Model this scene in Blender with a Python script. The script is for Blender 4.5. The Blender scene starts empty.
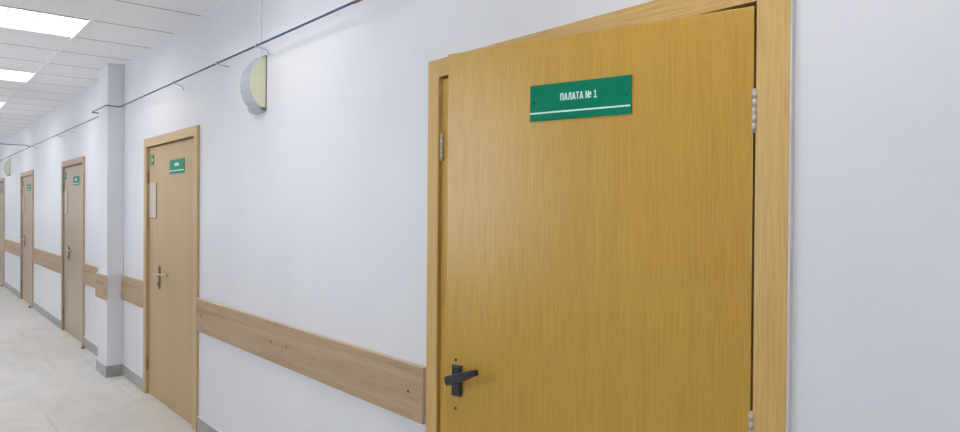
import bpy, bmesh, math, random
from mathutils import Vector, Matrix
random.seed(4)
S = bpy.context.scene
COL = S.collection

# ------------------------------------------------------------------ camera, world, exposure
cam = bpy.data.objects.new('camera', bpy.data.cameras.new('camera'))
COL.objects.link(cam)
yaw, pit, rol = math.radians(49.80), math.radians(-0.437), math.radians(0.43)
F = Vector((-math.sin(yaw)*math.cos(pit), math.cos(yaw)*math.cos(pit), math.sin(pit)))
R = Vector((math.cos(yaw), math.sin(yaw), 0)); U = R.cross(F)
R2 = R*math.cos(rol)+U*math.sin(rol); U2 = -R*math.sin(rol)+U*math.cos(rol)
M4 = Matrix((R2, U2, -F)).transposed().to_4x4()
M4.translation = Vector((0, -1.58, 1.535))
cam.matrix_world = M4
cam.data.sensor_width = 36; cam.data.lens = 688.24/960*36
cam.data.clip_start = 0.02; cam.data.clip_end = 100
S.camera = cam
w = bpy.data.worlds.new('world'); S.world = w; w.use_nodes = True
w.node_tree.nodes['Background'].inputs[0].default_value = (.85, .93, 1, 1)
w.node_tree.nodes['Background'].inputs[1].default_value = 4.5
S.view_settings.view_transform = 'Standard'
S.view_settings.look = 'None'
S.view_settings.gamma = 1
S.view_settings.use_curve_mapping = False
S.view_settings.exposure = -0.24
LIGHT = 30.5                      # luminance of the ceiling luminaires
LIGHT_COL = (1.0, 0.965, 0.95)

# ------------------------------------------------------------------ materials
def lin(c):
    return tuple(((v/255+.055)/1.055)**2.4 if v/255 > .04045 else v/255/12.92 for v in c)+(1,)
def mat(name, c, rough=.5, metal=0, spec=.5):
    m = bpy.data.materials.new(name); m.use_nodes = True
    b = m.node_tree.nodes['Principled BSDF']
    b.inputs['Base Color'].default_value = lin(c); b.inputs['Roughness'].default_value = rough
    b.inputs['Metallic'].default_value = metal; b.inputs['Specular IOR Level'].default_value = spec
    return m
def N(m, t, **k):
    n = m.node_tree.nodes.new(t)
    for a, v in k.items(): setattr(n, a, v)
    return n
def noisy(name, c1, c2, scale=(1,1,1), nscale=5, detail=3, rough=.5, bump=0, bscale=60, metal=0, lo=.35, hi=.65, spec=.5, coord='Object'):
    m = mat(name, c1, rough, metal, spec); nt = m.node_tree; L = nt.links.new
    b = nt.nodes['Principled BSDF']
    tc = N(m, 'ShaderNodeTexCoord'); mp = N(m, 'ShaderNodeMapping'); mp.inputs['Scale'].default_value = scale
    nz = N(m, 'ShaderNodeTexNoise'); nz.inputs['Scale'].default_value = nscale; nz.inputs['Detail'].default_value = detail
    cr = N(m, 'ShaderNodeValToRGB')
    cr.color_ramp.elements[0].position = lo; cr.color_ramp.elements[0].color = lin(c1)
    cr.color_ramp.elements[1].position = hi; cr.color_ramp.elements[1].color = lin(c2)
    L(tc.outputs[coord], mp.inputs[0]); L(mp.outputs[0], nz.inputs['Vector']); L(nz.outputs[0], cr.inputs[0]); L(cr.outputs[0], b.inputs['Base Color'])
    if bump:
        n2 = N(m, 'ShaderNodeTexNoise'); n2.inputs['Scale'].default_value = bscale; n2.inputs['Detail'].default_value = 2
        bp = N(m, 'ShaderNodeBump'); bp.inputs['Strength'].default_value = bump; bp.inputs['Distance'].default_value = .002
        L(mp.outputs[0], n2.inputs['Vector']); L(n2.outputs[0], bp.inputs['Height']); L(bp.outputs[0], b.inputs['Normal'])
    return m
def wood(name, base, dark, light, axis='z', rough=.42, figure=.35, fine=1.0, spec=.35):
    """laminate with fine straight grain along one axis and soft broad figure"""
    m = mat(name, base, rough, spec=spec); nt = m.node_tree; L = nt.links.new; b = nt.nodes['Principled BSDF']
    tc = N(m, 'ShaderNodeTexCoord')
    def mp(sl, st):
        p = N(m, 'ShaderNodeMapping')
        p.inputs['Scale'].default_value = (st, st, sl) if axis == 'z' else (sl, st, st)
        L(tc.outputs['Object'], p.inputs[0]); return p
    p1, p2, p3 = mp(4.5, 230), mp(.35, 9), mp(12, 520)
    n1 = N(m, 'ShaderNodeTexNoise'); n1.inputs['Scale'].default_value = 1; n1.inputs['Detail'].default_value = 4; n1.inputs['Roughness'].default_value = .65
    n2 = N(m, 'ShaderNodeTexNoise'); n2.inputs['Scale'].default_value = 1; n2.inputs['Detail'].default_value = 3; n2.inputs['Distortion'].default_value = .8
    n3 = N(m, 'ShaderNodeTexNoise'); n3.inputs['Scale'].default_value = 1; n3.inputs['Detail'].default_value = 2
    for p, n in ((p1, n1), (p2, n2), (p3, n3)): L(p.outputs[0], n.inputs['Vector'])
    cr = N(m, 'ShaderNodeValToRGB'); e = cr.color_ramp.elements
    e[0].position = .3; e[0].color = lin(dark); e[1].position = .7; e[1].color = lin(light)
    k = e.new(.5); k.color = lin(base)
    a1 = N(m, 'ShaderNodeMath', operation='MULTIPLY_ADD'); a1.inputs[1].default_value = figure; L(n2.outputs[0], a1.inputs[0])
    a2 = N(m, 'ShaderNodeMath', operation='MULTIPLY_ADD'); a2.inputs[1].default_value = .62*fine; L(n1.outputs[0], a2.inputs[0])
    a3 = N(m, 'ShaderNodeMath', operation='MULTIPLY'); a3.inputs[1].default_value = .38*fine; L(n3.outputs[0], a3.inputs[0])
    L(a3.outputs[0], a2.inputs[2]); L(a2.outputs[0], a1.inputs[2])
    sb = N(m, 'ShaderNodeMath', operation='SUBTRACT'); sb.inputs[1].default_value = (figure+fine-1)/2; L(a1.outputs[0], sb.inputs[0])
    L(sb.outputs[0], cr.inputs[0]); L(cr.outputs[0], b.inputs['Base Color'])
    bp = N(m, 'ShaderNodeBump'); bp.inputs['Strength'].default_value = .12; bp.inputs['Distance'].default_value = .0006
    L(n1.outputs[0], bp.inputs['Height']); L(bp.outputs[0], b.inputs['Normal'])
    return m

M = {}
M['wall'] = noisy('painted_plaster', (229, 230, 234), (234, 234, 238), nscale=2.2, rough=.38, bump=.25, bscale=130, lo=.3, hi=.7, spec=.4)
M['ceil'] = noisy('ceiling_tile', (246, 246, 247), (252, 251, 252), nscale=30, detail=4, rough=.9, bump=.15, bscale=300, lo=.3, hi=.62, spec=.1)
M['grid'] = mat('ceiling_grid_white', (248, 248, 250), .4)
M['louvre'] = mat('white_louvre', (245, 245, 247), .35)
M['gridgap'] = mat('ceiling_joint_grey', (105, 103, 105), .8)
M['skirt'] = noisy('grey_porcelain_skirting', (160, 160, 155), (178, 177, 172), nscale=9, detail=5, rough=.45)
M['grout'] = mat('white_grout', (236, 236, 238), .7)
M['near'] = wood('amber_oak_laminate', (194, 150, 44), (178, 132, 30), (208, 167, 64), rough=.33, figure=.25, spec=1.0)
M['nearcase'] = wood('oak_casing_laminate', (210, 172, 106), (190, 152, 84), (222, 188, 126), rough=.42, spec=.5)
M['nearhead'] = wood('oak_head_laminate', (202, 165, 102), (178, 140, 76), (220, 186, 126), axis='x', rough=.42)
M['far'] = wood('beige_oak_laminate', (188, 160, 118), (177, 148, 106), (197, 170, 130), rough=.42, figure=.3, fine=.8)
M['farcase'] = wood('beige_oak_casing', (198, 171, 130), (186, 158, 116), (208, 182, 142), rough=.45, fine=.8)
M['farhead'] = wood('beige_oak_head', (198, 171, 130), (186, 158, 116), (208, 182, 142), axis='x', rough=.45, fine=.8)
M['dist'] = wood('greyed_oak_laminate', (182, 160, 135), (172, 150, 125), (192, 170, 146), rough=.32, figure=.3, fine=.6)
M['rail'] = wood('oak_bumper_board', (178, 152, 120), (158, 131, 99), (192, 167, 136), axis='x', rough=.5, figure=.8)
M['railedge'] = mat('pale_board_edge', (214, 192, 164), .5)
M['sealant'] = mat('white_sealant', (222, 216, 212), .5)
M['green'] = noisy('green_sign_plastic', (0, 122, 92), (0, 130, 98), nscale=20, rough=.5, spec=.15)
M['greenfar'] = mat('teal_sign_plastic', (22, 138, 114), .5, 0, .2)
M['mint'] = mat('pale_mint_print', (222, 255, 246), .5)
M['screwd'] = mat('dark_screw', (22, 60, 52), .5, .4)
M['hole'] = mat('rust_brown_hole', (70, 32, 20), .8)
M['black'] = noisy('worn_black_powder_coat', (36, 38, 46), (54, 57, 66), nscale=60, rough=.42, spec=.5)
M['steel'] = mat('brushed_steel', (196, 188, 174), .45, .35)
M['steeld'] = mat('dull_nickel', (150, 142, 132), .4, .8)
M['platec'] = mat('dark_nickel_plate', (112, 104, 96), .5, .4)
M['pipe'] = noisy('slate_blue_pipe_paint', (56, 82, 112), (70, 94, 122), nscale=14, rough=.4)
M['copper'] = mat('bare_copper_joint', (126, 92, 84), .4, .4)
M['bracket'] = mat('grey_bracket_paint', (196, 196, 204), .5, .2)
M['conduit'] = mat('white_conduit_plastic', (240, 240, 244), .4)
M['cream'] = noisy('cream_plastic', (224, 219, 188), (230, 226, 200), nscale=7, rough=.5)
M['grille'] = noisy('grey_speaker_cloth', (176, 182, 190), (196, 201, 208), nscale=160, rough=.7)
M['dgrey'] = mat('dark_grey_plastic', (96, 100, 100), .6)
M['paper'] = mat('cream_notice_paper', (206, 196, 182), .6)
M['pedge'] = mat('grey_pocket_edge', (128, 112, 92), .5)
M['rubber'] = mat('grey_rubber', (150, 146, 142), .7)
M['darkgap'] = mat('door_edge_brown', (120, 92, 54), .6)

def emit(name, c, s):
    m = bpy.data.materials.new(name); m.use_nodes = True; nt = m.node_tree; nt.nodes.clear()
    o = nt.nodes.new('ShaderNodeOutputMaterial'); e = nt.nodes.new('ShaderNodeEmission')
    e.inputs[0].default_value = c+(1,); e.inputs[1].default_value = s
    nt.links.new(e.outputs[0], o.inputs[0]); return m
M['glow'] = emit('lit_diffuser', LIGHT_COL, LIGHT)

# floor: 30 cm porcelain tiles, faint joints
def floor_mat():
    m = mat('pale_porcelain_floor', (205, 200, 196), .38, spec=.45); nt = m.node_tree; L = nt.links.new; b = nt.nodes['Principled BSDF']
    tc = N(m, 'ShaderNodeTexCoord'); mp = N(m, 'ShaderNodeMapping')
    T = .305
    mp.inputs['Location'].default_value = (5.645, .44, 0)
    L(tc.outputs['Object'], mp.inputs[0])
    sx = N(m, 'ShaderNodeSeparateXYZ'); L(mp.outputs[0], sx.inputs[0])
    outs = []
    for k in (0, 1):
        a = N(m, 'ShaderNodeMath', operation='PINGPONG'); a.inputs[1].default_value = T/2
        L(sx.outputs[k], a.inputs[0])
        c = N(m, 'ShaderNodeMath', operation='LESS_THAN'); c.inputs[1].default_value = .0016
        L(a.outputs[0], c.inputs[0]); outs.append(c)
    mx = N(m, 'ShaderNodeMath', operation='MAXIMUM'); L(outs[0].outputs[0], mx.inputs[0]); L(outs[1].outputs[0], mx.inputs[1])
    pn = N(m, 'ShaderNodeTexNoise'); pn.inputs['Scale'].default_value = 1.1; L(mp.outputs[0], pn.inputs['Vector'])
    pr = N(m, 'ShaderNodeMapRange'); pr.inputs[1].default_value = .42; pr.inputs[2].default_value = .6; pr.inputs[3].default_value = .06; pr.inputs[4].default_value = .68
    L(pn.outputs[0], pr.inputs[0])
    fac = N(m, 'ShaderNodeMath', operation='MULTIPLY'); L(mx.outputs[0], fac.inputs[0]); L(pr.outputs[0], fac.inputs[1])
    nz = N(m, 'ShaderNodeTexNoise'); nz.inputs['Scale'].default_value = 2.6; nz.inputs['Detail'].default_value = 6; nz.inputs['Distortion'].default_value = 1.2
    L(mp.outputs[0], nz.inputs['Vector'])
    cr = N(m, 'ShaderNodeValToRGB'); e = cr.color_ramp.elements
    e[0].position = .3; e[0].color = lin((226, 222, 216)); e[1].position = .7; e[1].color = lin((240, 236, 230))
    L(nz.outputs[0], cr.inputs[0])
    mixn = N(m, 'ShaderNodeMix', data_type='RGBA'); L(fac.outputs[0], mixn.inputs[0]); L(cr.outputs[0], mixn.inputs[6]); mixn.inputs[7].default_value = lin((150, 144, 140))
    L(mixn.outputs[2], b.inputs['Base Color'])
    return m
M['floor'] = floor_mat()

# ------------------------------------------------------------------ mesh helpers
def box(bm, a, b, mi=0, bev=0):
    x0, y0, z0 = a; x1, y1, z1 = b
    vs = [bm.verts.new(p) for p in ((x0,y0,z0),(x1,y0,z0),(x1,y1,z0),(x0,y1,z0),(x0,y0,z1),(x1,y0,z1),(x1,y1,z1),(x0,y1,z1))]
    fs = [bm.faces.new([vs[i] for i in f]) for f in ((0,3,2,1),(4,5,6,7),(0,1,5,4),(1,2,6,5),(2,3,7,6),(3,0,4,7))]
    for f in fs: f.material_index = mi
    if bev:
        es = {e for f in fs for e in f.edges}
        r = bmesh.ops.bevel(bm, geom=list(es), offset=bev, segments=2, affect='EDGES', profile=.7)
        for f in r['faces']: f.material_index = mi
    return vs
def cyl(bm, p, q, r, r2=None, seg=12, mi=0, caps=True):
    p, q = Vector(p), Vector(q); d = (q-p).normalized(); r2 = r if r2 is None else r2
    u = d.orthogonal().normalized(); v = d.cross(u)
    A = [bm.verts.new(p+(u*math.cos(t)+v*math.sin(t))*r) for t in [2*math.pi*i/seg for i in range(seg)]]
    B = [bm.verts.new(q+(u*math.cos(t)+v*math.sin(t))*r2) for t in [2*math.pi*i/seg for i in range(seg)]]
    for i in range(seg):
        f = bm.faces.new((A[i], A[(i+1)%seg], B[(i+1)%seg], B[i])); f.smooth = True; f.material_index = mi
    if caps:
        bm.faces.new(A[::-1]).material_index = mi; bm.faces.new(B).material_index = mi
def tube(bm, pts, r, seg=10, mi=0):
    P = [Vector(p) for p in pts]; rings = []
    u = None
    for i, p in enumerate(P):
        d = ((P[min(i+1, len(P)-1)]-p).normalized()+(p-P[max(i-1, 0)]).normalized()).normalized()
        u = d.orthogonal().normalized() if u is None else (u-d*u.dot(d)).normalized()
        v = d.cross(u)
        rings.append([bm.verts.new(p+(u*math.cos(t)+v*math.sin(t))*r) for t in [2*math.pi*k/seg for k in range(seg)]])
    for a, b in zip(rings, rings[1:]):
        for k in range(seg):
            f = bm.faces.new((a[k], a[(k+1)%seg], b[(k+1)%seg], b[k])); f.smooth = True; f.material_index = mi
    bm.faces.new(rings[0][::-1]).material_index = mi; bm.faces.new(rings[-1]).material_index = mi
def bend(pts, r=.03, n=5):
    """round the corners of a polyline"""
    P = [Vector(p) for p in pts]; out = [P[0]]
    for a, b, c in zip(P, P[1:], P[2:]):
        k = min(r, (b-a).length*.45, (c-b).length*.45)
        s, e = b+(a-b).normalized()*k, b+(c-b).normalized()*k
        for i in range(n+1):
            t = i/n; out.append(s*(1-t)**2+b*2*t*(1-t)+e*t*t)
    out.append(P[-1]); return out
def prism(bm, pts, axis, a, b, mi=0):
    """extrude a 2D outline; axis 'x': pts are (y,z); 'y': (x,z)"""
    def P(p, t): return (t, p[0], p[1]) if axis == 'x' else (p[0], t, p[1])
    A = [bm.verts.new(P(p, a)) for p in pts]; B = [bm.verts.new(P(p, b)) for p in pts]; n = len(pts)
    for i in range(n): bm.faces.new((A[i], A[(i+1)%n], B[(i+1)%n], B[i])).material_index = mi
    bm.faces.new(A[::-1]).material_index = mi; bm.faces.new(B).material_index = mi
def obj(name, bm, mats, parent=None, loc=None, rz=0):
    bmesh.ops.recalc_face_normals(bm, faces=bm.faces[:])
    me = bpy.data.meshes.new(name); bm.to_mesh(me); bm.free()
    for m in (mats if isinstance(mats, list) else [mats]): me.materials.append(M[m])
    o = bpy.data.objects.new(name, me); COL.objects.link(o)
    if parent: o.parent = parent
    if loc: o.location = loc
    o.rotation_euler.z = rz
    return o
def tag(o, label, cat, group=None, kind=None):
    o['label'] = label; o['category'] = cat
    if group: o['group'] = group
    if kind: o['kind'] = kind
    return o
def empty(name, loc=(0,0,0), rz=0):
    o = bpy.data.objects.new(name, None); COL.objects.link(o); o.location = loc; o.rotation_euler.z = rz; o.empty_display_size = .1
    return o
def struct(name, bm, mats, label, cat):
    return tag(obj(name, bm, mats), label, cat, kind='structure')
def nb(): return bmesh.new()

# ------------------------------------------------------------------ shell
ZC, X0, X1, YL, TH = 2.844, -21.5, 4.2, -2.62, .16
#  (opening left, opening right, casing left, casing right)
DOORS = [(-2.097, -.832, .067, .080), (-6.125, -4.925, .072, .070), (-9.93, -8.725, .072, .062), (-13.74, -12.535, .072, .098), (-17.54, -16.31, .072, .098)]
ZT = 2.04
bm = nb(); xs = X1
for xl, xr, _, _ in DOORS:
    box(bm, (xr+.03, 0, 0), (xs, TH, ZC)); box(bm, (xl-.03, 0, ZT+.03), (xr+.03, TH, ZC)); xs = xl-.03
box(bm, (X0, 0, 0), (xs, TH, ZC))
bmesh.ops.remove_doubles(bm, verts=bm.verts[:], dist=1e-5)
struct('wall_right', bm, 'wall', 'long white painted corridor wall holding the row of wooden doors', 'wall')
ADDED_WINS = [(-19.9, -18.3), (-15.9, -14.3), (-11.9, -10.3), (-7.9, -6.3), (-3.7, -2.2), (.2, 1.9)]; WZ0, WZ1 = 1.1, 2.5  # unseen windows, added so that daylight brightens the corridor
bm = nb(); xs = X0
for a, b in ADDED_WINS:
    box(bm, (xs, YL-.12, 0), (a, YL, ZC)); box(bm, (a, YL-.12, 0), (b, YL, WZ0)); box(bm, (a, YL-.12, WZ1), (b, YL, ZC)); xs = b
box(bm, (xs, YL-.12, 0), (X1, YL, ZC)); struct('wall_left', bm, 'wall', 'white painted corridor wall opposite the doors', 'wall')
bm = nb(); box(bm, (X0-.12, YL-.12, 0), (X0, TH, ZC)); struct('wall_far', bm, 'wall', 'white end wall at the far end of the corridor', 'wall')
bm = nb(); box(bm, (X1, YL-.12, 0), (X1+.12, TH, ZC)); struct('wall_near', bm, 'wall', 'white end wall behind the viewer', 'wall')
bm = nb(); box(bm, (X0-.12, YL-.12, -.1), (X1+.12, 2.8, 0)); struct('floor', bm, 'floor', 'pale beige porcelain tile floor with faint square joints', 'floor')
for k, (a, b) in enumerate(ADDED_WINS):
    bm = nb(); m_ = (a+b)/2
    for p, q in (((a, WZ0), (b, WZ0+.06)), ((a, WZ1-.06), (b, WZ1)), ((a, WZ0+.06), (a+.06, WZ1-.06)), ((b-.06, WZ0+.06), (b, WZ1-.06)), ((m_-.04, WZ0+.06), (m_+.04, WZ1-.06))):
        box(bm, (p[0], YL-.09, p[1]), (q[0], YL-.03, q[1]), 0, .003)
    struct('added_window_%d' % (k+1), bm, 'grid', 'white framed opening added for daylight in the unseen wall opposite the doors', 'added_window')
# ward room behind the ajar door
bm = nb()
box(bm, (-4.1, 2.7, 0), (1.3, 2.8, 2.75)); box(bm, (-4.2, TH, 0), (-4.1, 2.8, 2.75)); box(bm, (1.3, TH, 0), (1.4, 2.8, 2.75)); box(bm, (-4.2, TH, 2.75), (1.4, 2.8, 2.84))
struct('wall_ward', bm, 'wall', 'plain white room shell behind the ajar amber door', 'wall')
# pillar
bm = nb(); box(bm, (-7.30, -.137, 0), (-6.93, -.0005, ZC-.0005), bev=.004)
struct('trim_1', bm, 'wall', 'white square pillar standing out from the corridor wall', 'pillar')

# ceiling: tiles with shadow joints, a main runner, room left for the luminaires
TS = .6225; CX = -5.43; YM = [0, -.554, -.554-TS, -.554-2*TS, YL]
LX = [CX-TS-k*4*TS for k in range(-2, 6)]          # left edge of each luminaire
def is_light(x, j): return j == 1 and any(abs(x-l) < .02 for l in LX)
bm = nb(); bg = nb()
k = math.floor((X0-CX)/TS)
x = CX+k*TS
while x < X1:
    a, b = max(x, X0), min(x+TS, X1)
    for j in range(4):
        if not is_light(x, j): box(bm, (a+.0035, YM[j+1]+.004, ZC), (b-.0035, YM[j]-(.004 if j else 0), ZC+.02), bev=.0015)
    box(bg, (b-.004, YL, ZC-.0008), (b+.004, 0, ZC+.006), mi=1)
    x += TS
box(bm, (X0-.12, YL-.12, ZC+.10), (X1+.12, TH, ZC+.18))
struct('ceiling', bm, 'ceil', 'suspended ceiling of white mineral tiles', 'ceiling')
for y in YM[1:4]: box(bg, (X0, y-.012, ZC-.009), (X1, y+.012, ZC+.003))
struct('trim_2', bg, ['grid', 'gridgap'], 'white metal runners and thin joints of the tiled ceiling', 'ceiling grid')

# skirting, white line of grout on top
def skirt(n, segs, label):
    bm = nb()
    for (x0, x1) in segs:
        box(bm, (x0, -.011, 0), (x1, 0, .104), mi=0); box(bm, (x0, -.011, .104), (x1, 0, .109), mi=1)
    struct(n, bm, ['skirt', 'grout'], label, 'skirting')
skirt('baseboard_1', [(-.752+.002, X1)], 'grey tile skirting right of the large amber door')
skirt('baseboard_2', [(-4.853, -2.166)], 'grey tile skirting between the amber door and the first beige door')
skirt('baseboard_3', [(-6.917, -6.2)], 'grey tile skirting between the first beige door and the pillar')
skirt('baseboard_5', [(-8.661, -7.315)], 'grey tile skirting left of the pillar up to the next door')
skirt('baseboard_6', [(-12.43, -10.01)], 'grey tile skirting between the two doors left of the pillar')
skirt('baseboard_7', [(-16.2, -13.82)], 'grey tile skirting between the two farthest doors')
bm = nb()
for z0, z1, mi in ((0, .104, 0), (.104, .109, 1)):
    box(bm, (-7.313, -.149, z0), (-6.917, -.137, z1), mi); box(bm, (-6.929, -.137, z0), (-6.917, 0, z1), mi); box(bm, (-7.313, -.137, z0), (-7.301, 0, z1), mi)
struct('baseboard_4', bm, ['skirt', 'grout'], 'grey tile skirting wrapped around the foot of the pillar', 'skirting')

# ------------------------------------------------------------------ doors
LF = .006          # face of a closed leaf sits just behind the wall plane
CT = .018          # casing thickness
def frame_mesh(bm, xl, xr, cl, cr, bev=.003):
    # casings (vertical): material 0, head: material 1 ; linings behind them
    ch = .068
    for c0, c1, y in ((0, 1, -CT),):
        prism(bm, [(xl-cl, 0), (xl, 0), (xl, ZT), (xl-cl, ZT+ch)], 'y', -CT, -.0004, 0)
        prism(bm, [(xr, 0), (xr+cr, 0), (xr+cr, ZT+ch), (xr, ZT)], 'y', -CT, -.0004, 0)
        prism(bm, [(xl, ZT+.0006), (xr, ZT+.0006), (xr+cr, ZT+ch), (xl-cl, ZT+ch)], 'y', -CT, -.0004, 1)
    box(bm, (xl-.029, 0, 0), (xl-.0005, TH, ZT+.0005), 0); box(bm, (xr+.0005, 0, 0), (xr+.029, TH, ZT+.0005), 0); box(bm, (xl-.029, 0, ZT+.0005), (xr+.029, TH, ZT+.029), 1)
    # stops
    box(bm, (xl-.001, LF+.043, 0), (xl+.014, TH, ZT)); box(bm, (xr-.014, LF+.043, 0), (xr+.001, TH, ZT)); box(bm, (xl+.014, LF+.043, ZT-.014), (xr-.014, TH, ZT+.001), 1)
def hinge_mesh(z, h=.094):
    bm = nb()
    for i in range(5): cyl(bm, (0, 0, z+i*h/5+.0006), (0, 0, z+(i+1)*h/5-.0006), .0068, seg=14)
    cyl(bm, (0, 0, z-.006), (0, 0, z+h+.006), .0060, seg=12)
    pass
    return bm
def lever_set(bm_plate, bm_lever, bm_key):
    """slim nickel handle set used on the beige doors, local: x along leaf, y outward negative, z height"""
    box(bm_plate, (-.020, -.008, .895), (.020, 0, 1.075), 0, .004)
    cyl(bm_lever, (0, -.008, 1.01), (0, -.05, 1.01), .0095)
    tube(bm_lever, bend([(-.012, -.05, 1.01), (.02, -.052, 1.01), (.09, -.05, 1.020), (.20, -.030, 1.022), (.235, -.018, 1.022)], .02), .0085)
    cyl(bm_lever, (-.045, -.046, 1.002), (0, -.05, 1.01), .007, .009)
    cyl(bm_key, (0, -.012, .935), (0, -.008, .935), .009); box(bm_key, (-.002, -.02, .925), (.002, -.012, .945))

GAP = .003
def beige_door(n, xl, xr, cl, cr, leaf, case, head, label, detail=True, ww=.955):
    cx = (xl+xr)/2
    root = tag(empty('door_%d' % n, (cx, 0, 0)), label, 'door', kind='structure')
    a, b = xl-cx, xr-cx
    bm = nb(); frame_mesh(bm, a, b, cl, cr); obj('door_frame', bm, [case, head], root)
    seam = b-ww
    bm = nb(); box(bm, (a+GAP+.004, LF, .008), (seam-.0004, LF+.04, ZT-.008), 0, .0015)
    nl = obj('narrow_leaf', bm, leaf, root); nl['label'] = 'narrow fixed leaf on the left'
    bm = nb(); box(bm, (seam+.0004, LF, .008), (b-GAP, LF+.04, ZT-.008), 0, .0015)
    wl = obj('wide_leaf', bm, leaf, root)
    for z in (1.74, .98, .22): obj('hinge', hinge_mesh(z), 'steeld', wl, (b-.001, -.004, 0))
    for z in (1.74, .2): obj('hinge', hinge_mesh(z), 'steeld', nl, (a+.001, -.004, 0))
    hx = seam+.068
    p, l, kk = nb(), nb(), nb(); lever_set(p, l, kk)
    obj('handle_plate', p, 'platec', wl, (hx, LF, 0)); obj('lever', l, 'steel', wl, (hx, LF, 0)); obj('keyhole', kk, 'steeld', wl, (hx, LF, 0))
    return root, cx

# door_1: the big amber double door, wide leaf ajar
xl, xr, cl, cr = DOORS[0]; cx = (xl+xr)/2
root = tag(empty('door_1', (cx, 0, 0)), 'large amber oak laminate door with its wide leaf ajar', 'door', kind='structure')
bm = nb(); frame_mesh(bm, xl-cx, xr-cx, cl, cr); obj('door_frame', bm, ['nearcase', 'nearhead'], root)
bm = nb(); box(bm, (xr-cx+cr, -CT+.002, .11), (xr-cx+cr+.005, 0, ZT+.066)); o = obj('sealant_strip', bm, 'sealant', root); o['label'] = 'thin white strip along the outer edge of the right casing'
bm = nb(); box(bm, (xl-cx+.005, -.005, .008), (-1.765-cx, .035, ZT-.008), 0, .002)
nl = obj('narrow_leaf', bm, 'near', root); nl['label'] = 'narrow closed leaf seen as a strip behind the ajar leaf'
for z in (1.73, .2): obj('hinge', hinge_mesh(z), 'steel', nl, (xl-cx+.013, -.010, 0))
ANG = math.radians(14.5)
HG = Vector((-.838, -.012, 0))
# leaf local frame: origin at hinge, +x towards the hinge side (leaf spans x in [-.925, 0]), y negative is outward
RZ = ANG
bm = nb(); box(bm, (-.933, 0, .008), (-.003, .04, ZT-.009), 0, .002)
leaf = obj('wide_leaf', bm, 'near', root, (HG.x-cx, HG.y, 0), RZ); leaf['label'] = 'wide amber leaf standing ajar towards the corridor'
for z in (1.732, .960, .2): obj('hinge', hinge_mesh(z), 'steel', leaf, (.001, -.005, 0))
LX_ = lambda s: -s-.006
bm = nb(); box(bm, (LX_(.897), -.011, .952), (LX_(.861), 0, 1.050), 0, .004); box(bm, (LX_(.893), -.014, .956), (LX_(.865), -.010, 1.046), 0, .003)
cyl(bm, (LX_(.879), -.022, .999+.005), (LX_(.879), -.012, .999+.005), .0135, seg=20)
obj('handle_plate', bm, 'black', leaf)
bm = nb(); cyl(bm, (LX_(.879), -.05, 1.010), (LX_(.879), -.014, 1.004), .010, seg=16)
A = [(-.890, 1.008, .0150, -.058), (-.862, 1.017, .0155, -.060), (-.80, 1.041, .0110, -.058), (-.772, 1.051, .0090, -.054)]
rings = []
for x, z, hh, y in A:
    sl = .28; dx = -sl*hh
    rings.append([bm.verts.new(p) for p in ((x-dx, y+.007, z-hh), (x+dx, y+.007, z+hh), (x+dx*.8, y-.006, z+hh*.8), (x-dx*.8, y-.006, z-hh*.8))])
for a, b in zip(rings, rings[1:]):
    for k in range(4): bm.faces.new((a[k], a[(k+1)%4], b[(k+1)%4], b[k]))
bm.faces.new(rings[0]); bm.faces.new(rings[-1][::-1])
bmesh.ops.recalc_face_normals(bm, faces=bm.faces[:])
bmesh.ops.bevel(bm, geom=[e for e in bm.edges if any(v in rings[0]+rings[1]+rings[2]+rings[3] for v in e.verts)], offset=.0022, segments=2, affect='EDGES')
obj('lever', bm, 'black', leaf)
for z in (1.064, .911):
    bm = nb(); cyl(bm, (LX_(.8875), -.0012, z), (LX_(.8875), .001, z), .005, seg=12); o = obj('screw_hole', bm, 'hole', leaf)

# green sign on the ajar leaf
def glyph(ch):
    # strokes in a 1-high cell: (points, thickness); returns strokes, width
    t = .15
    if ch == 'P': return [[(.08,0),(.08,1)],[(.47,0),(.47,1)],[(.02,.93),(.53,.93)]], .56
    if ch == 'A': return [[(.06,0),(.29,1)],[(.54,0),(.31,1)],[(.14,.27),(.46,.27)]], .6
    if ch == 'L': return [[(.05,.06),(.12,.08),(.24,.95)],[(.5,0),(.5,1)],[(.2,.93),(.55,.93)]], .58
    if ch == 'T': return [[(.26,0),(.26,1)],[(0,.93),(.52,.93)]], .52
    if ch == 'N': return [[(.08,0),(.08,1)],[(.5,0),(.5,1)],[(.1,.95),(.48,.05)],
                          [(.68,.42),(.68,.78)],[(.9,.42),(.9,.78)],[(.66,.77),(.92,.77)],[(.66,.43),(.92,.43)],[(.63,.14),(.95,.14)]], .96
    if ch == '1': return [[(.28,0),(.28,1)],[(.06,.78),(.28,.97)],[(.04,.06),(.52,.06)]], .54
    return [], .22
def lettering(text, width, height, t=.2):
    """flat raised strokes, centred at x=0, baseline z=0, face at y=0"""
    bm = nb(); x = 0; items = []
    for ch in text:
        st, wd = glyph(ch)
        for s in st: items.append([(px+x, pz) for px, pz in s])
        x += wd+(.1 if wd > .3 else .08)
    tot = x-.1; sx = width/tot
    for s in items:
        for (xa, za), (xb, zb) in zip(s, s[1:]):
            a = Vector(((xa-tot/2)*sx, 0, za*height)); b = Vector(((xb-tot/2)*sx, 0, zb*height))
            d = (b-a).normalized(); nrm = Vector((-d.z, 0, d.x))*t*height*.5*(.78 if abs(d.z) > .5 else .8)
            q = [a-nrm, b-nrm, b+nrm, a+nrm]
            lo = [bm.verts.new((p.x, 0, p.z)) for p in q]; hi = [bm.verts.new((p.x, -.0006, p.z)) for p in q]
            bm.faces.new(hi); bm.faces.new(lo[::-1])
            for k in range(4): bm.faces.new((lo[k], lo[(k+1)%4], hi[(k+1)%4], hi[k]))
    return bm
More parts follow.
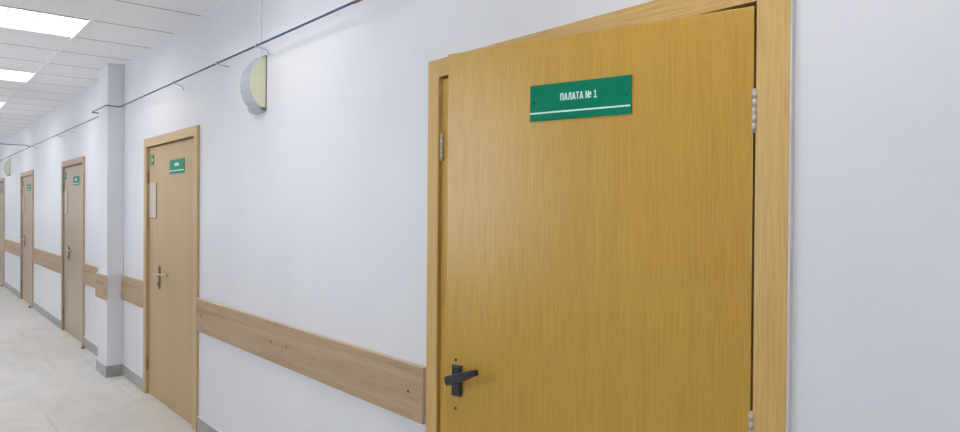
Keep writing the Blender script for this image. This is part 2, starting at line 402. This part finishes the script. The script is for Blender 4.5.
def on_leaf(x, y, z=0):
    c, s = math.cos(ANG), math.sin(ANG); return (HG.x+c*x-s*y, HG.y+s*x+c*y, z)
sg = tag(empty('door_sign', on_leaf(-.469, -.0005, 1.796), ANG), 'large green sign with pale lettering and underline on the ajar amber door', 'sign')
bm = nb(); box(bm, (-.157, -.004, 0), (.157, 0, .1035), 0, .001); obj('plate', bm, 'green', sg)
obj('lettering', lettering('PALATA N 1', .113, .0205), 'mint', sg, (.000, -.004, .0525))
bm = nb(); box(bm, (-.156, -.0046, .0200), (.154, -.004, .0243)); obj('stripe', bm, 'mint', sg)
for x_ in (-.143, .144): bm = nb(); cyl(bm, (x_, -.0055, .052), (x_, -.004, .052), .0035); obj('screw', bm, 'screwd', sg)

LBL = ['', 'first beige oak laminate door, between the amber door and the pillar',
       'beige oak laminate door just left of the pillar', 'greyish oak laminate door, second left of the pillar',
       'farthest greyish door, cut by the left edge of the photo']
for i in range(1, 5):
    xl, xr, cl, cr = DOORS[i]
    far = i >= 2
    lf, cs, hd = ('dist', 'dist', 'dist') if far else ('far', 'farcase', 'farhead')
    beige_door(i+1, xl, xr, cl, cr, lf, cs, hd, LBL[i])
    # sign on wide leaf
    cxs = xr-.45 if i > 1 else -5.372
    where = ['', 'on the first beige door right of the pillar', 'on the beige door just left of the pillar', 'on the second door left of the pillar', 'on the farthest door'][i]
    s = tag(empty('door_sign', (cxs, LF-.0005, 1.796)), 'teal sign with pale print '+where, 'sign', 'teal signs on the beige doors')
    bm = nb(); box(bm, (-.172, -.004, 0), (.172, 0, .106), 0, .001); obj('plate', bm, 'greenfar', s)
    bm = nb()
    for k_ in range(4): 
        xx = -.048+k_*.026; box(bm, (xx, -.0047, .056), (xx+.017, -.004, .080), 0)
    obj('lettering', bm, 'mint', s)
    bm = nb(); box(bm, (-.168, -.0047, .020), (.165, -.004, .0265)); obj('stripe', bm, 'mint', s)
    # number plaque on narrow leaf
    if i <= 3:
        q = tag(empty('number_plaque', (xl+.105, LF-.0005, 1.885)), 'tiny teal number plaque high '+where, 'sign', 'number plaques on the beige doors')
        bm = nb(); box(bm, (-.040, -.003, 0), (.040, 0, .085), 0, .001); obj('plate', bm, 'greenfar', q)
        bm = nb(); box(bm, (-.010, -.0036, .032), (.010, -.003, .056)); obj('print', bm, 'mint', q)
        t_ = tag(empty('notice_pocket', (xl+.118, LF-.0005, 1.455)), 'tall cream notice in a clear pocket '+where, 'notice', 'cream notices on the narrow leaves')
        bm = nb(); box(bm, (-.103, -.002, .0), (.103, 0, .29), 0); obj('sheet', bm, 'paper', t_)
        bm = nb(); box(bm, (.096, -.004, 0), (.106, 0, .285)); box(bm, (-.105, -.004, -.004), (.106, 0, .004)); obj('pocket_edge', bm, 'pedge', t_)

# rubber stops on the floor beside the far doors
for k_, (x_, w_) in enumerate([(-8.50, 'second door from the pillar side, left of the pillar'), (-12.46, 'greyish door second left of the pillar'), (-16.25, 'farthest door')]):
    w_ = ['beige door just left of the pillar', 'second door left of the pillar', 'farthest door'][k_]
    bm = nb(); cyl(bm, (0, 0, 0), (0, 0, .030), .018, .015, 16); cyl(bm, (0, 0, .030), (0, 0, .036), .015, .009, 16)
    tag(obj('door_stop', bm, 'rubber', None, (x_, -.042, 0)), 'grey rubber door stop at the foot of the '+w_, 'door stop', 'door stops on the floor')

# ------------------------------------------------------------------ bumper boards
def board(x0, x1, y, label, screws=()):
    r = tag(empty('bumper_board', (x0, y, .702)), label, 'bumper board', 'wooden bumper boards along the wall')
    bm = nb(); box(bm, (0, -.024, 0), (x1-x0, 0, .220), 0, .0015); obj('board', bm, 'rail', r)
    bm = nb(); box(bm, (0, -.0243, .2195), (x1-x0, 0, .2215)); box(bm, (x1-x0, -.0243, 0), (x1-x0+.002, 0, .2215)); box(bm, (-.002, -.0243, 0), (0, 0, .2215))
    e = obj('edge_banding', bm, 'railedge', r); e['label'] = 'paler banding on the board edges'
    for sx in screws:
        bm = nb(); cyl(bm, (sx-x0, -.0252, .110), (sx-x0, -.0235, .110), .006, .007); obj('screw', bm, 'hole', r)
board(-4.85, -2.182, 0, 'long wooden bumper board between the amber door and the first beige door', (-4.744, -3.60, -3.41, -2.278))
board(-6.912, -6.2, 0, 'short wooden bumper board right of the pillar', (-6.28,))
board(-7.295, -6.925, -.1373, 'short wooden bumper board across the front of the pillar')
board(-8.66, -7.31, 0, 'wooden bumper board left of the pillar up to the next door')
board(-12.43, -10.01, 0, 'wooden bumper board between the two doors left of the pillar')
board(-16.2, -13.82, 0, 'farthest wooden bumper board, beside the last door')

# ------------------------------------------------------------------ ceiling luminaires
NB = 10
def luminaire():
    r = empty('ceiling_light')
    w_ = TS
    bm = nb()   # frame
    for a, b in (((0, 0), (w_, .012)), ((0, w_-.012), (w_, w_)), ((0, .012), (.012, w_-.012)), ((w_-.012, .012), (w_, w_-.012))):
        box(bm, (a[0]+.002, a[1]+.002, -.006), (b[0]-.002, b[1]-.002, .03))
    obj('frame', bm, 'grid', r)
    bm = nb()   # white pan above the tubes
    box(bm, (.004, .004, .072), (w_-.004, w_-.004, .078)); box(bm, (.004, .004, .0), (.010, w_-.004, .072)); box(bm, (w_-.010, .004, .0), (w_-.004, w_-.004, .072))
    box(bm, (.010, .004, .0), (w_-.010, .010, .072)); box(bm, (.010, w_-.010, .0), (w_-.010, w_-.004, .072))
    obj('reflector', bm, 'louvre', r)
    bm = nb()
    for k in range(1, 4): y = w_*k/4; box(bm, (.010, y-.004, .0), (w_-.010, y+.004, .016))
    for k in range(1, NB): x_ = w_*k/NB; box(bm, (x_-.0008, .010, .002), (x_+.0008, w_-.010, .014))
    obj('louvre', bm, 'louvre', r)
    for k in range(4):
        bm = nb(); y = w_*(k+.5)/4; cyl(bm, (.014, y, .032), (w_-.014, y, .032), .013, seg=16); obj('tube', bm, 'glow', r)
    return r
WH = {2: 'nearest', 3: 'second nearest', 4: 'third'}
names = ['ceiling light overhead beside the viewer', 'ceiling light in front of the amber door, above the photo', 'largest bright square ceiling light at the top left corner', 'second bright ceiling light, below and left of the largest',
         'third bright ceiling light, a sliver at the left edge', 'distant ceiling light beyond the left edge', 'distant ceiling light near the corridor end', 'last ceiling light at the corridor end']
proto = luminaire()
LXs = sorted(LX, reverse=True)
for i, lx in enumerate(LXs):
    if i == 0: r = proto
    else:
        r = proto.copy(); COL.objects.link(r)
        for ch in proto.children:
            c = ch.copy(); COL.objects.link(c); c.parent = r
    r.location = (lx, YM[2], ZC)
    tag(r, names[min(i, 7)], 'ceiling light', 'square ceiling lights')

# ------------------------------------------------------------------ blue pipe on brackets
PZ, PO, PR = 2.436, .075, .0056
pr_ = tag(empty('blue_pipe', (-2.6, 0, 0)), 'thin slate blue pipe running the length of the wall above the doors', 'pipe')
def loc_(pts): return [(x+2.6, y, z) for x, y, z in pts]
bm = nb(); yp = -.187
tube(bm, loc_(bend([(X1, -PO, PZ-.005), (-6.75, -PO, PZ), (-6.75, yp, PZ), (-7.345, yp, PZ), (-7.345, -PO, PZ), (-21.4, -PO, PZ+.01)], .02)), PR, 10)
obj('pipe_run', bm, 'pipe', pr_)
bm = nb(); tube(bm, loc_([(-2.64, -PO, PZ-.004), (-2.5, -PO, PZ-.004)]), PR+.0012, 12); o = obj('copper_sleeve', bm, 'copper', pr_); o['label'] = 'reddish brown sleeve at the photo top edge'
bm = nb(); tube(bm, [(0, .005, -.02), (0, -.03, 0), (0, YL+PO+.01, 0)], PR, 10)
o = obj('branch_pipe', bm, 'pipe', pr_, (-12.3+2.6, -PO, PZ+.03)); o['label'] = 'branch crossing the corridor overhead'
bm = nb(); cyl(bm, (-.03, 0, -.022), (.03, 0, -.022), PR+.004); obj('tee_fitting', bm, 'pipe', pr_, (-12.3+2.6, -PO, PZ+.03))
brx = [(-3.70, 1), (-4.315, 0), (-5.20, 1), (-9.23, 0), (-10.0, 0), (-10.78, 1), (-12.05, 1), (-15.0, 0)]
desc = {-3.70: 'pipe bracket above the cream loudspeaker', -4.315: 'pipe bracket just left of the cream loudspeaker', -5.20: 'hooked pipe bracket above the first beige door',
        -9.23: 'pipe bracket above the door left of the pillar', -10.0: 'pipe bracket past the door left of the pillar', -10.78: 'pipe bracket between the two doors left of the pillar',
        -12.05: 'pipe bracket beside the pipe crossing overhead', -15.0: 'far pipe bracket near the distant loudspeaker', -1.9: 'pipe bracket above the amber door', -.4: 'pipe bracket right of the amber door'}
for x_, hook in brx:
    b = tag(empty('pipe_bracket', (x_, 0, PZ)), 'grey metal '+desc[x_], 'bracket', 'brackets carrying the blue pipe')
    bm = nb()
    pts = [(0, -PO, -.004), (0, -.03, -.012), (0, -.010, -.020), (0, -.005, -.045)] if hook else [(0, -PO, -.004), (0, -.03, -.010), (0, -.002, -.012)]
    tube(bm, bend(pts, .012, 3), .0035, 8)
    obj('arm', bm, 'bracket', b)
    bm = nb(); cyl(bm, (-.009, -PO, .002), (.009, -PO, .002), PR+.003, seg=14); obj('clip', bm, 'bracket', b)

# white conduit from ceiling to loudspeaker
bm = nb(); box(bm, (-.008, -.011, 2.395), (.008, -.0003, ZC-.001), 0, .002)
tag(obj('cable_conduit', bm, 'conduit', None, (-3.815, 0, 0)), 'narrow white conduit dropping from the ceiling to the cream loudspeaker', 'conduit')

# wall loudspeakers: curved D profile, cream ends, grey cloth front
def speaker():
    r = empty('wall_loudspeaker')
    prof = [(-.0005, .300), (-.022, .292), (-.046, .268), (-.070, .232), (-.086, .194), (-.094, .155), (-.093, .112), (-.083, .073), (-.066, .040), (-.044, .015), (-.026, .004), (-.0005, .0)]
    bm = nb()   # grille: thick curved skin between the ends
    inner = [(min(-.0005, y*.93), z if z in (0, .3) else .148+(z-.148)*.965) for y, z in prof]
    n = len(prof); W_ = .076
    ring = [[bm.verts.new((x, y, z)) for y, z in p] for x, p in ((-W_+.004, prof), (W_-.012, prof), (W_-.012, inner), (-W_+.004, inner))]
    for a, b in zip(ring, ring[1:]+ring[:1]):
        for k in range(n-1):
            f = bm.faces.new((a[k], a[k+1], b[k+1], b[k])); f.smooth = False
    obj('grille', bm, 'grille', r)
    for sx in (-1, 1):
        bm = nb(); a = W_-.014 if sx > 0 else -W_
        b = a+.014 if sx > 0 else a+.006
        prism(bm, [(y*.955, .148+(z-.148)*.98) for y, z in prof], 'x', a, b)
        obj('end_cap', bm, 'cream', r)
    bm = nb(); box(bm, (-W_-.002, -.006, .004), (W_+.002, -.0003, .302)); box(bm, (W_-.016, -.026, -.006), (W_+.003, -.0003, .008)); obj('back_plate', bm, 'dgrey', r)
    bm = nb(); prism(bm, [(-.026, .004), (-.050, .018), (-.052, .008), (-.034, -.014), (-.006, -.016), (-.006, .004)], 'x', -W_+.004, W_-.008); o = obj('base_lip', bm, 'grille', r)
    return r
sp = speaker(); sp.location = (-3.812, 0, 2.098)
tag(sp, 'cream and grey curved wall loudspeaker between the amber and first beige doors', 'loudspeaker', 'wall loudspeakers')
s2 = sp.copy(); COL.objects.link(s2)
for ch in sp.children:
    c = ch.copy(); COL.objects.link(c); c.parent = s2
s2.location = (-15.40, 0, 2.13)
tag(s2, 'distant cream wall loudspeaker beside the farthest door', 'loudspeaker', 'wall loudspeakers')
